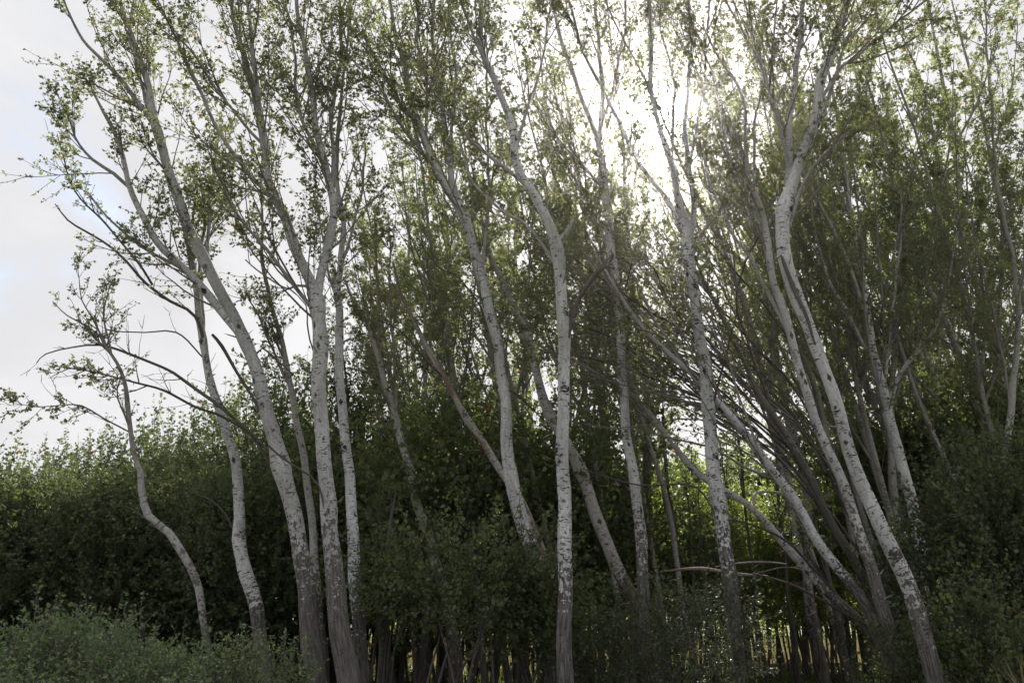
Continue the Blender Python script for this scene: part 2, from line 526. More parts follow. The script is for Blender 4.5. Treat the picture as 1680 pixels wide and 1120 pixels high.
traced_tree('white trunk with a sharp dark foot, between crooked sapling and leaning trunk', 12.5,
            [(432, 1062, 32), (418, 990, 36), (400, 935, 33), (390, 885, 30), (393, 850, 28), (393, 800, 26), (385, 745, 24), (366, 690, 23), (347, 640, 20),
             (336, 580, 17), (329, 520, 16), (322, 465, 14), (312, 420, 11), (300, 375, 9), (288, 320, 7), (272, 270, 5), (262, 215, 3)],
            [([(328, 525, 9), (330, 490, 9), (330, 430, 8), (338, 370, 7), (345, 320, 5), (347, 240, 3)], .5),
             ([(322, 465, 8), (325, 420, 7), (318, 370, 5), (325, 300, 4)], -.4)],
            [([(386, 885, 8), (372, 850, 6), (350, 822, 5), (325, 810, 4), (290, 795, 2)], .4, 3),
             ([(352, 555, 12), (320, 520, 11), (280, 493, 10), (240, 465, 9), (210, 430, 8), (180, 405, 7), (140, 380, 6), (110, 360, 5), (90, 335, 3)], -.6, 7),
             ([(250, 467, 8), (232, 440, 8), (215, 415, 7), (195, 390, 6), (168, 360, 6), (135, 328, 5), (112, 292, 4), (100, 255, 3), (92, 218, 2)], -.9, 6, .4),
             ([(330, 560, 5), (290, 546, 5), (240, 545, 4), (200, 544, 4), (172, 540, 3)], -.4, 4)],
            dark_py=985, f_trunk=.78, soft=.5, crown=dict(CR, dens=2.2, len1=1.0))

traced_tree('tall white trunk leaning left, forked high, beside the biggest trunk', 11.5,
            [(522, 1120, 50), (500, 960, 46), (486, 870, 41), (467, 775, 38), (442, 690, 35), (417, 605, 32), (400, 555, 30), (374, 500, 28), (346, 445, 27),
             (315, 390, 25), (295, 340, 23), (280, 290, 21), (267, 240, 20), (252, 185, 17), (236, 120, 14), (220, 75, 12), (207, 30, 9), (196, -10, 8)],
            [([(375, 525, 20), (350, 495, 20), (320, 463, 19), (292, 432, 17), (258, 395, 16), (232, 345, 14), (215, 305, 13), (200, 260, 11), (185, 215, 9), (165, 180, 6), (150, 150, 4)], -.8),
             ([(246, 188, 10), (222, 158, 10), (198, 128, 9), (165, 95, 7), (135, 65, 6), (112, 28, 5), (100, -8, 4)], -.7),
             ([(262, 215, 8), (230, 130, 8), (215, 80, 7), (203, 30, 6), (178, -8, 4)], .8),
             ([(282, 425, 7), (250, 415, 7), (220, 395, 6), (185, 362, 5), (150, 320, 4)], -.4),
             ([(215, 310, 8), (185, 285, 7), (150, 262, 6), (120, 225, 4), (108, 185, 3)], -.5),
             ([(322, 405, 9), (345, 360, 8), (345, 315, 7), (352, 270, 5), (360, 210, 4)], .9)],
            [([(460, 755, 8), (430, 728, 10), (390, 690, 11), (350, 655, 11), (300, 622, 10), (270, 605, 9), (212, 582, 9), (160, 566, 7), (120, 568, 5), (78, 580, 4), (62, 595, 2)], -.5, 9),
             ([(455, 775, 7), (420, 725, 9), (365, 685, 9), (320, 668, 8), (272, 640, 8), (230, 628, 7), (180, 616, 6), (140, 608, 5), (110, 605, 4), (80, 620, 2)], .3, 6, .62),
             ([(410, 660, 10), (390, 610, 12), (362, 568, 12), (345, 548, 9)], -.35, 1),
             ([(395, 560, 7), (430, 570, 6), (455, 590, 5), (480, 612, 3)], .2, 4)],
            dark_py=905, f_trunk=.5, crown=dict(CR, len1=1.3, dens=4.0))

traced_tree('thin greyish trunk squeezed between leaning white trunk and biggest trunk', 13.6,
            [(528, 1050, 20), (517, 900, 20), (510, 850, 19), (500, 775, 18), (490, 700, 17), (472, 605, 14), (456, 545, 12), (440, 480, 10), (432, 420, 8), (430, 350, 6), (425, 290, 4)],
            [([(470, 600, 6), (440, 560, 5), (425, 520, 5), (405, 490, 3)], -.3)],
            dark_py=990, mats=M_GREY, f_trunk=.55, crown=dict(CR, len1=.9, dens=3.2))

traced_tree('biggest white trunk on the left, splitting in two at mid height', 10.8,
            [(572, 1120, 60), (555, 985, 50), (545, 900, 43), (537, 850, 40), (531, 750, 37), (526, 640, 35), (525, 560, 33), (520, 510, 32), (513, 480, 26),
             (490, 420, 24), (470, 360, 22), (450, 315, 21), (436, 280, 20), (431, 225, 16), (420, 165, 14), (408, 110, 12), (390, 55, 10), (377, -5, 9)],
            [([(520, 500, 22), (525, 455, 24), (537, 405, 22), (545, 350, 19), (541, 300, 17), (533, 260, 16), (521, 215, 15), (512, 165, 13), (502, 105, 11), (495, 50, 9), (487, -5, 8)], .5),
             ([(537, 275, 9), (545, 210, 10), (550, 150, 9), (557, 90, 7), (560, -4, 5)], 1.0),
             ([(433, 240, 10), (424, 190, 10), (417, 110, 9), (412, 50, 8), (408, -5, 6)], -.4),
             ([(484, 395, 9), (462, 338, 9), (430, 310, 9), (395, 270, 9), (370, 230, 8), (345, 185, 7), (325, 140, 7), (305, 100, 6), (282, 55, 5), (265, 15, 4)], -.8),
             ([(505, 490, 9), (475, 455, 9), (440, 410, 8), (400, 365, 7), (372, 322, 6), (358, 290, 4)], -1.0),
             ([(400, 200, 6), (368, 165, 6), (340, 125, 6), (312, 85, 5), (285, 55, 3)], -.9),
             ([(530, 260, 8), (500, 200, 8), (484, 140, 7), (480, 60, 6), (470, -4, 4)], 1.2),
             ([(522, 490, 8), (500, 470, 7), (475, 475, 5), (440, 455, 4), (405, 425, 3)], .8)],
            [([(548, 830, 6), (520, 798, 7), (490, 770, 7), (462, 748, 7), (440, 728, 6)], -.45, 2),
             ([(522, 560, 5), (505, 530, 5), (500, 500, 4), (470, 470, 3)], -.2, 3)],
            dark_py=900, f_trunk=.55, crown=CR)

traced_tree('slim straight white trunk just right of the biggest trunk', 12.2,
            [(596, 1120, 36), (585, 960, 32), (575, 830, 27), (567, 720, 25), (559, 620, 22), (555, 555, 21), (556, 505, 18), (551, 475, 16), (560, 430, 14), (565, 370, 12), (556, 320, 11), (550, 270, 10), (556, 200, 8), (566, 120, 6), (572, 40, 5), (575, -5, 4)],
            [([(562, 420, 7), (580, 370, 6), (592, 310, 5), (600, 250, 4)], .6),
             ([(552, 480, 7), (540, 440, 6), (530, 390, 5), (515, 330, 4)], .9)],
            dark_py=955, f_trunk=.55, crown=dict(CR, len1=1.1))

traced_tree('thin tan trunk with a weaving line standing behind the low green bush', 14.0,
            [(748, 1120, 30), (737, 1010, 26), (718, 925, 23), (703, 872, 22), (684, 825, 20), (669, 765, 18), (654, 705, 17), (640, 655, 15), (628, 610, 13), (612, 560, 11), (600, 530, 8), (580, 500, 6), (568, 460, 4)],
            [([(640, 650, 7), (645, 590, 7), (642, 520, 6), (640, 440, 5), (635, 350, 3)], .6),
             ([(612, 560, 6), (620, 500, 5), (615, 430, 4), (618, 360, 3)], -.4)],
            dark_py=1000, mats=M_FLAKED, slim=1.15, f_trunk=.5, crown=dict(CR, len1=1.3, dens=3.5))

traced_tree('white trunk with black scars whose foot hides in the low green bush', 12.0,
            [(912, 1120, 44), (895, 1010, 42), (884, 950, 40), (868, 890, 37), (852, 830, 35), (840, 785, 33), (831, 720, 30), (826, 650, 27), (820, 600, 26), (815, 555, 26), (800, 490, 24), (786, 440, 23), (770, 390, 22),
             (755, 345, 21), (735, 312, 16), (715, 275, 14), (700, 235, 13), (685, 200, 12), (672, 160, 11), (663, 110, 9), (650, 55, 8), (640, -4, 7)],
            [([(757, 350, 13), (747, 310, 13), (742, 270, 12), (735, 240, 11), (725, 185, 10), (715, 140, 8), (712, 75, 7), (710, -4, 6)], .6),
             ([(736, 245, 7), (744, 205, 7), (746, 125, 6), (740, 65, 5), (737, -4, 4)], 1.1),
             ([(716, 190, 6), (698, 125, 6), (686, 65, 5), (687, -4, 4)], -.7),
             ([(790, 455, 8), (795, 400, 8), (800, 330, 7), (802, 250, 6), (797, 150, 5), (800, 60, 3)], 1.2),
             ([(678, 180, 7), (640, 140, 7), (612, 90, 6), (590, 40, 4)], -.6),
             ([(700, 240, 7), (665, 215, 7), (640, 180, 5), (615, 130, 4)], -.9)],
            [([(800, 500, 5), (760, 460, 5), (720, 440, 4), (690, 400, 3)], .7, 5)],
            dark_py=905, f_trunk=.5, crown=CR)

traced_tree('bare reddish dead trunk slanting left behind the white trunk with black scars', 12.9,
            [(925, 1040, 20), (907, 950, 20), (890, 905, 20), (872, 862, 20), (852, 820, 19), (830, 785, 18), (800, 735, 17), (770, 690, 16), (740, 640, 15), (712, 592, 13), (690, 552, 12), (670, 505, 9), (655, 470, 7), (645, 430, 5)],
            [], [([(712, 592, 6), (680, 570, 6), (650, 540, 5), (620, 525, 3)], -.3, 5), ([(770, 690, 4), (720, 672, 4), (690, 640, 3)], .3, 4)],
            dark_py=1080, mats=M_DEAD, f_trunk=1.0, name='dead_tree')

traced_tree('upright white trunk at the centre with a bent top and two broken branches', 10.0,
            [(930, 1120, 50), (926, 1000, 43), (925, 900, 41), (925, 800, 39), (925, 700, 38), (926, 620, 36), (923, 555, 35), (920, 480, 33), (916, 415, 31), (905, 370, 25), (880, 325, 24), (856, 290, 22),
             (843, 255, 20), (839, 215, 18), (827, 170, 17), (812, 130, 16), (796, 95, 14), (790, 45, 12), (787, -5, 11)],
            [([(914, 425, 16), (922, 400, 16), (932, 380, 15), (940, 362, 14), (942, 356, 6)], -.15),
             ([(836, 272, 8), (802, 252, 8), (772, 230, 7), (752, 203, 6), (722, 170, 5), (700, 130, 3)], -.5),
             ([(842, 215, 7), (870, 160, 6), (890, 100, 5), (900, 40, 4), (905, -5, 3)], .9),
             ([(905, 400, 7), (865, 370, 7), (825, 350, 7), (790, 315, 6), (768, 282, 5), (757, 225, 4)], .8),
             ([(800, 105, 7), (775, 60, 6), (760, 20, 5), (752, -6, 4)], -.6)],
            [([(926, 535, 16), (942, 505, 17), (958, 478, 17), (975, 450, 16), (992, 432, 17), (1001, 420, 14), (1003, 414, 4)], -.3, 0)],
            dark_py=935, slim=.84, f_trunk=.72, soft=.9, crown=dict(CR, len1=1.2))

traced_tree('dead leaning trunk with torn patchy bark, crossing behind the upright centre trunk', 14.0,
            [(1052, 1030, 36), (1036, 980, 35), (1018, 940, 34), (1002, 905, 33), (982, 855, 31), (962, 800, 29), (942, 750, 27), (922, 715, 26), (905, 685, 25), (890, 645, 23), (879, 605, 21), (866, 555, 19), (850, 520, 17), (831, 475, 15), (811, 435, 12), (798, 400, 9), (790, 360, 5)],
            [([(865, 555, 7), (840, 535, 6), (815, 510, 5), (780, 495, 3)], -.3)],
            [([(900, 690, 5), (860, 660, 5), (830, 640, 4), (790, 630, 3)], .3, 4),
             ([(950, 770, 4), (975, 772, 4), (1010, 790, 3), (1030, 800, 2)], -.3, 3)],
            dark_py=945, mats=M_FLAKED, f_trunk=1.0, name='dead_tree', soft=.5)

traced_tree('narrow white trunk in the middle, speckled low down and forked near the sun', 12.4,
            [(1058, 1120, 32), (1058, 985, 31), (1053, 910, 29), (1047, 850, 27), (1038, 775, 25), (1029, 710, 23), (1024, 640, 22), (1018, 575, 21), (1014, 500, 20), (1006, 425, 19), (1000, 370, 18), (990, 310, 17), (986, 265, 16), (976, 215, 11), (960, 175, 10), (945, 130, 9), (926, 85, 9), (913, 40, 8), (905, -5, 7)],
            [([(985, 280, 11), (984, 210, 11), (987, 165, 10), (985, 100, 9), (982, 50, 8), (975, -5, 7)], .5),
             ([(1000, 380, 7), (965, 330, 7), (935, 280, 6), (910, 220, 5), (895, 160, 4)], .9),
             ([(976, 290, 6), (950, 262, 6), (920, 230, 5), (900, 195, 4), (870, 150, 3)], -.7),
             ([(988, 180, 6), (1010, 120, 5), (1025, 60, 4), (1030, -5, 3)], -.5)],
            [([(1022, 560, 6), (1020, 520, 5), (1023, 480, 5), (1035, 430, 4), (1050, 380, 3), (1068, 340, 2)], -.3, 2)],
            dark_py=880, f_trunk=.6, crown=dict(CR, dens=3.2, leaves=4))

traced_tree('sturdy white trunk directly below the sun, three limbs at the top', 11.4,
            [(1213, 1120, 50), (1203, 1010, 44), (1192, 930, 42), (1183, 860, 39), (1174, 780, 36), (1168, 720, 35), (1160, 650, 32), (1152, 590, 31), (1145, 540, 30), (1140, 480, 29), (1132, 425, 28), (1126, 380, 26), (1112, 330, 18), (1105, 295, 16), (1095, 250, 15), (1085, 215, 13), (1072, 165, 12), (1067, 100, 11), (1065, 25, 9), (1062, -5, 8)],
            [([(1129, 395, 14), (1136, 350, 14), (1132, 300, 13), (1126, 250, 12), (1127, 200, 11), (1130, 140, 10), (1132, 50, 8), (1130, -5, 7)], .4),
             ([(1118, 360, 11), (1100, 335, 12), (1080, 310, 12), (1050, 270, 11), (1025, 225, 10), (1000, 165, 9), (975, 120, 8), (950, 65, 6), (930, -5, 5)], -.7),
             ([(1140, 420, 8), (1150, 385, 7), (1168, 360, 6), (1182, 340, 4), (1200, 290, 3)], -.4),
             ([(1090, 240, 7), (1105, 180, 7), (1100, 110, 6), (1085, 40, 5), (1080, -5, 4)], 1.1),
             ([(1130, 220, 6), (1150, 160, 6), (1160, 80, 5), (1165, -5, 4)], -.5)],
            [([(1165, 665, 8), (1178, 620, 8), (1190, 580, 6), (1200, 540, 4), (1210, 500, 3)], -.3, 3),
             ([(1172, 810, 7), (1140, 800, 7), (1100, 795, 6), (1050, 796, 5), (960, 768, 3)], -.3, 4)],
            dark_py=870, slim=.92, f_trunk=.62, crown=dict(CR, dens=3.4, leaves=6))

# the leaning cluster on the right
FAN = dict(wob1=.13, dens=3.1, f0=.18, len1=3.2, ang=(5, 34), n2=7, len2=.7, leaves=7, lsize=.060, up1=.01, r1=.015, tip_shrink=.4, flat=FANDIR * 1.0)
traced_tree('front white trunk of the leaning clump, forked high into a wide V', 9.6,
            [(1538, 1120, 52), (1515, 1040, 48), (1490, 970, 46), (1462, 905, 45), (1437, 845, 43), (1412, 785, 40), (1391, 720, 38), (1372, 660, 36), (1350, 605, 33), (1332, 560, 31), (1318, 520, 34), (1304, 480, 37), (1290, 425, 38), (1287, 380, 37), (1291, 330, 33),
             (1305, 280, 29), (1321, 240, 25), (1339, 185, 22), (1351, 125, 20), (1371, 75, 18), (1381, 30, 15), (1387, -5, 13)],
            [([(1288, 335, 15), (1293, 295, 16), (1296, 225, 14), (1302, 165, 13), (1306, 100, 12), (1315, 25, 10), (1320, -5, 9)], .6),
             ([(1288, 345, 7), (1318, 300, 7), (1345, 262, 6), (1370, 240, 5), (1400, 215, 4)], -.5),
             ([(1352, 130, 8), (1378, 112, 8), (1402, 98, 7), (1440, 65, 6), (1480, 30, 5), (1515, 5, 4)], -.4),
             ([(1296, 225, 8), (1270, 165, 8), (1250, 100, 7), (1232, 40, 5), (1225, -5, 4)], -.9),
             ([(1340, 190, 7), (1365, 150, 7), (1400, 30, 5), (1420, -5, 4)], 1.0)],
            [([(1338, 566, 5), (1330, 548, 9), (1316, 508, 13), (1302, 465, 15), (1289, 432, 12), (1283, 418, 5)], (-.10,), 0)],
            dark_py=975, slim=.86, f_trunk=.64, crown=CR, soft=1.2)

traced_tree('grey white trunk leaning close behind the front trunk of the clump', 10.8,
            [(1470, 1060, 42), (1445, 985, 40), (1422, 915, 37), (1402, 850, 34), (1385, 800, 32), (1368, 755, 30), (1350, 715, 29), (1336, 685, 28), (1322, 640, 26), (1310, 600, 25), (1296, 555, 24), (1285, 505, 22), (1266, 450, 20), (1260, 385, 17), (1250, 345, 14), (1230, 300, 12), (1221, 225, 10), (1224, 175, 9), (1210, 140, 8), (1180, 95, 6), (1150, 40, 5)],
            [([(1262, 400, 9), (1235, 340, 9), (1205, 270, 8), (1185, 200, 7), (1165, 120, 5), (1150, 60, 4)], .8),
             ([(1280, 500, 9), (1240, 440, 9), (1200, 380, 8), (1170, 310, 7), (1150, 240, 5)], .9),
             ([(1225, 270, 7), (1240, 200, 6), (1250, 140, 5), (1245, 60, 4)], -.4)],
            dark_py=880, slim=.80, f_trunk=.4, crown=dict(FAN, dens=2.0, leaves=6, n2=6, len1=2.0))

traced_tree('pale mottled trunk slanting far left out of the clump, torn at its foot', 11.6,
            [(1445, 1060, 44), (1428, 1010, 42), (1400, 965, 38), (1372, 930, 35), (1345, 888, 33), (1322, 848, 31), (1297, 810, 29), (1270, 775, 28), (1245, 745, 27), (1215, 705, 25), (1188, 672, 23), (1160, 640, 20), (1130, 607, 19), (1095, 575, 17), (1060, 545, 15), (1030, 505, 12), (1000, 460, 9), (975, 410, 6)],
            [([(1190, 675, 10), (1150, 625, 10), (1100, 560, 9), (1060, 500, 8), (1030, 440, 6)], .8),
             ([(1245, 745, 10), (1205, 690, 10), (1170, 625, 9), (1150, 550, 8), (1120, 480, 7), (1085, 400, 5)], .6),
             ([(1300, 815, 9), (1250, 750, 9), (1215, 660, 8), (1190, 580, 7), (1150, 500, 5)], -.5)],
            dark_py=925, slim=.74, f_trunk=.35, crown=FAN, soft=.6)

traced_tree('lowest slanting trunk of the clump, ducking behind the trunk below the sun', 13.0,
            [(1430, 1040, 34), (1398, 1005, 32), (1366, 978, 29), (1335, 950, 27), (1305, 915, 26), (1278, 885, 25), (1252, 852, 23), (1225, 825, 21), (1195, 808, 20), (1165, 790, 19), (1130, 762, 18), (1095, 718, 16), (1065, 678, 15), (1040, 650, 13), (1005, 625, 10), (960, 600, 7), (910, 580, 4)],
            [([(1190, 805, 9), (1240, 808, 9), (1285, 808, 6)], .5),
             ([(1130, 765, 8), (1080, 700, 8), (1020, 640, 7), (960, 580, 5), (900, 540, 3)], .6)],
            [([(1365, 960, 7), (1330, 930, 8), (1290, 890, 8), (1240, 860, 7), (1195, 850, 5)], -.3, 2),
             ([(1400, 1000, 8), (1360, 960, 7), (1300, 930, 6), (1235, 940, 4)], .5, 2)],
            dark_py=955, slim=.76, f_trunk=.5, crown=dict(FAN, len1=2.6, up1=.015), soft=.8)

traced_tree('dusky brown trunk slanting in the middle of the clump, crowded with straight shoots', 12.4,
            [(1455, 1050, 46), (1432, 985, 42), (1405, 930, 38), (1380, 885, 34), (1355, 835, 31), (1332, 785, 29), (1308, 745, 28), (1285, 710, 26), (1262, 675, 24), (1240, 640, 22), (1220, 590, 19), (1200, 545, 16), (1175, 500, 13), (1150, 450, 10), (1130, 400, 7)],
            [([(1335, 790, 12), (1270, 730, 12), (1180, 670, 11), (1080, 625, 9), (980, 590, 7), (900, 575, 4)], .5),
             ([(1285, 712, 12), (1230, 660, 12), (1170, 590, 10), (1110, 510, 9), (1070, 440, 6)], -.5),
             ([(1240, 640, 10), (1225, 560, 10), (1212, 500, 9), (1220, 440, 7), (1245, 390, 5), (1290, 340, 3)], -.6),
             ([(1380, 885, 12), (1320, 800, 12), (1240, 720, 11), (1150, 650, 9), (1060, 560, 7), (1000, 480, 4)], .9),
             ([(1245, 645, 10), (1150, 565, 10), (1050, 500, 8), (950, 430, 6), (885, 385, 4)], -.3),
             ([(1290, 715, 10), (1180, 640, 10), (1080, 590, 8), (960, 535, 6), (870, 500, 4)], .9),
             ([(1262, 675, 10), (1190, 590, 9), (1120, 520, 8), (1040, 440, 6), (975, 370, 4)], 1.2),
             ([(1308, 748, 10), (1250, 700, 10), (1180, 655, 9), (1100, 610, 8), (1010, 560, 6), (950, 500, 4)], .4)],
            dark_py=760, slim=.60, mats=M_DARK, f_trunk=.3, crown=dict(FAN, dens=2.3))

traced_tree('dark twisted trunk at the back of the clump with many bare straight branches', 14.2,
            [(1480, 1060, 40), (1440, 960, 36), (1410, 890, 32), (1395, 830, 28), (1375, 770, 26), (1355, 710, 24), (1340, 650, 21), (1318, 590, 18), (1290, 530, 15), (1255, 470, 12), (1225, 410, 8)],
            [([(1395, 830, 10), (1340, 740, 10), (1280, 660, 9), (1220, 610, 8), (1140, 560, 7), (1060, 500, 5)], .5),
             ([(1355, 715, 10), (1305, 640, 10), (1240, 570, 9), (1180, 500, 8), (1120, 430, 6), (1070, 370, 4)], -.5),
             ([(1410, 890, 11), (1330, 800, 11), (1230, 700, 10), (1120, 640, 9), (1010, 600, 7), (900, 570, 4)], .8),
             ([(1375, 775, 10), (1300, 690, 10), (1200, 600, 9), (1100, 540, 7), (1000, 490, 5), (920, 440, 4)], -.9),
             ([(1340, 655, 9), (1270, 600, 9), (1190, 540, 8), (1110, 470, 6), (1030, 410, 4)], 1.0),
             ([(1318, 590, 9), (1270, 520, 9), (1210, 450, 8), (1160, 390, 6), (1120, 330, 4)], .8),
             ([(1400, 860, 10), (1360, 740, 9), (1280, 640, 8), (1180, 560, 7), (1090, 470, 5), (1030, 390, 3)], -.3)],
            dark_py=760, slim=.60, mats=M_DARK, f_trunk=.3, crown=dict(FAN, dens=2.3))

traced_tree('white trunk rising beside the dark thicket on the right, forking at half height', 14.4,
            [(1512, 960, 33), (1507, 880, 31), (1499, 835, 29), (1488, 795, 28), (1473, 745, 26), (1461, 695, 25), (1449, 640, 24), (1436, 590, 20), (1425, 530, 16), (1418, 480, 13), (1408, 430, 11), (1403, 380, 9), (1390, 310, 7), (1380, 240, 5)],
            [([(1449, 645, 12), (1470, 628, 12), (1488, 600, 11), (1508, 578, 10), (1524, 555, 9), (1542, 510, 8), (1560, 440, 6), (1575, 380, 4)], -.4),
             ([(1440, 600, 9), (1460, 540, 8), (1470, 480, 7), (1475, 400, 5), (1480, 310, 4)], .6),
             ([(1437, 595, 9), (1400, 530, 9), (1365, 470, 8), (1340, 400, 6), (1330, 330, 4)], -.6)],
            dark_py=945, f_trunk=.45, crown=dict(CR, dens=3.6, len1=1.7, leaves=10))

traced_tree('dim grey trunk almost hidden behind the forking trunk beside the thicket', 16.0,
            [(1475, 1000, 24), (1472, 920, 23), (1470, 860, 22), (1466, 800, 20), (1463, 740, 18), (1462, 660, 15), (1468, 580, 12), (1475, 500, 9), (1478, 400, 6), (1480, 320, 4)],
            [([(1466, 640, 7), (1490, 560, 7), (1510, 480, 6), (1530, 390, 4)], .5),
             ([(1463, 700, 7), (1430, 600, 7), (1410, 500, 5), (1385, 420, 4)], .4)],
            dark_py=960, mats=M_GREY, f_trunk=.5, crown=dict(CR, dens=4, len1=1.7, leaves=10))

traced_tree('thin grey pole-like trunk rising out of the thicket near the right edge', 14.5,
            [(1640, 1000, 20), (1645, 880, 19), (1650, 780, 18), (1654, 720, 17), (1659, 650, 16), (1666, 590, 14), (1672, 540, 13), (1668, 470, 11), (1656, 400, 9), (1640, 320, 8), (1630, 240, 6), (1625, 150, 5), (1618, 60, 4), (1615, -5, 3)],
            [([(1668, 480, 7), (1680, 400, 6), (1690, 310, 5), (1695, 200, 4), (1690, 90, 3)], .4),
             ([(1660, 640, 6), (1640, 560, 6), (1622, 480, 5), (1600, 400, 4), (1590, 320, 3)], .5)],
            dark_py=1050, mats=M_GREY, f_trunk=.42, crown=dict(CR, dens=4.2, len1=1.7, leaves=11))


# ------------------------------------------------------------------ free-growing poplars behind
def make_poplar(seed, h, r0, forks, label, cat, bark, leafmat, lean=(-.06, 0), clear=.22, dens=3.7, len1=1.8, leaves=11, lsize=.074, n2=8, six=False, group=None, name='slender_poplar'):
    global rng
    keep = rng
    rng = np.random.default_rng(seed)
    root = empty(name, (0, 0, 0), label, cat, group)
    k = 9
    c = np.zeros((k, 3)); c[:, 2] = np.linspace(-.1, h, k)
    s = np.linspace(0, 1, k)
    c[:, 0] = lean[0] * h * s ** 1.3; c[:, 1] = lean[1] * h * s
    c[1:, :2] += np.cumsum(rng.normal(size=(k - 1, 2)) * h * .008, 0)
    p, r = spline(c, r0 * (1 - s) ** .8 + .008, .25)
    a = Acc(); a.tubes(p[None], r[None], 10, bark_age(p, 1.7, 1.6)[None], rough=.03)
    curves = [(p, r)]
    S = []
    for f in range(forks):
        t = rng.uniform(clear, .72); i = int(t * (len(p) - 2))
        d = side_dirs(unit(p[i + 1] - p[i])[None], 14, 34)
        L = h * (1 - t) * rng.uniform(.55, .85)
        b = grow(p[i:i + 1], d, np.array([L]), 12, .07, .05)
        br = r[i] * .62 * np.linspace(1, .15, 12)
        a.tubes(b, br[None], 7, rough=.03)
        curves.append((b[0], br))
    a.build('trunk', [bark], root)
    a = Acc()
    kk = int(len(p) * clear)
    leafy(a, [(p[kk:], r[kk:])], dens=dens, f0=.02, len1=len1, ang=(20, 50), n2=n2, len2=.55, leaves=leaves, lsize=lsize, six=six)
    if len(curves) > 1:
        leafy(a, curves[1:], dens=dens, f0=.1, len1=len1 * .85, ang=(20, 48), n2=n2, len2=.55, leaves=leaves, lsize=lsize, six=six)
    a.build('crown', [bark, leafmat], root)
    rng = keep
    return root


PG = 'slender poplars filling the second row'
PL = 'slender leafy poplar crowded in the second row behind the white trunks'
protos = [
    make_poplar(1, 16.5, .10, 4, PL, 'tree', M_GREY, M_LEAFM, group=PG),
    make_poplar(2, 18.0, .115, 5, PL, 'tree', M_GREY, M_LEAFM, group=PG),
    make_poplar(3, 15.0, .09, 3, PL, 'tree', M_GREY, M_LEAFM, (-.10, .0), group=PG),
    make_poplar(4, 17.0, .11, 6, PL, 'tree', M_GREY, M_LEAFM, (-.03, .0), .3, group=PG),
    make_poplar(5, 13.5, .08, 4, PL, 'tree', M_DARK, M_LEAFM, (-.12, .0), .3, group=PG),
]
row2 = [  # px at eye height, Y, proto, rotation, scale
    (600, 18.5, 4, 0, .66), (650, 20.0, 2, .3, .74), (700, 19.0, 0, -.2, .80), (745, 22.0, 1, -.2, .86), (780, 21.0, 4, .2, .96),
    (850, 18.0, 2, .1, .94), (950, 20.0, 1, -.3, .96), (1010, 18.5, 0, .2, .92), (1080, 19.2, 1, .1, .98), (1085, 21.5, 3, 0, .82),
    (1340, 18.5, 3, -.4, .98), (1415, 21.0, 0, .2, 1.0), (1500, 17.8, 1, .1, .95),
    (1605, 20.0, 0, -.3, 1.02), (1650, 17.0, 2, .2, .98), (1700, 20.5, 1, .5, 1.1), (1730, 18.0, 3, .4, .95), (1565, 22.5, 1, .9, 1.0),
    (1310, 24.5, 4, 1.3, 1.0), (820, 24.5, 0, -.5, 1.05), (690, 24.0, 3, .8, .90),
    (890, 27.0, 3, .3, 1.05), (1385, 27.5, 1, -.4, 1.2), (1520, 26.0, 2, 0, 1.25),
    (1640, 26.0, 0, .2, 1.25), (1790, 22.0, 1, -.1, 1.15),
]
used = set()
for px, Y, k, rz, s in row2:
    loc = (gx(px, Y), Y, 0)
    if k not in used:
        used.add(k); o = protos[k]; o.location = loc; o.rotation_euler = (0, 0, rz); o.scale = (s,) * 3
    else:
        copy_tree(protos[k], loc, rz, s)


# whip-thin poles leaning with the wind among the white trunks
WG = 'whip-thin leaning poplars between the white trunks'
WL = 'whip-thin poplar pole leaning left among the white trunks'
whips = [make_poplar(71 + k, 13.5 + k, .050, 3, WL, 'tree', M_GREY, M_LEAFM, (-.16 - .05 * k, .0), .26, 2.6, 1.5, 8, .062, 6, group=WG, name='whip_poplar') for k in range(3)]
for i, (px, Y, k, rz, s) in enumerate([(800, 15.0, 0, 0, 1.0), (905, 16.5, 1, .2, 1.0), (960, 14.8, 2, -.2, .95), (1030, 15.8, 0, .1, 1.0),
                                       (1350, 16.0, 0, -.3, 1.1), (1150, 16.0, 1, .1, .98), (1100, 17.5, 0, .3, 1.0), (1505, 16.6, 2, .2, 1.0), (1560, 15.6, 2, -.1, 1.0), (1400, 15.5, 2, .15, 1.0), (1450, 16.8, 1, 0, 1.05), (1515, 15.4, 0, .2, 1.1), (1590, 15.0, 2, .3, 1.0),
                                       (1660, 15.8, 1, -.2, 1.0), (1725, 15.2, 0, .4, 1.05), (690, 16.2, 0, .3, .85), (1555, 17.0, 1, .1, 1.1)]):
    loc = (gx(px, Y), Y, 0)
    if i < 3:
        whips[k].location = loc; whips[k].rotation_euler = (0, 0, rz); whips[k].scale = (s,) * 3
    else:
        copy_tree(whips[k], loc, rz, s)

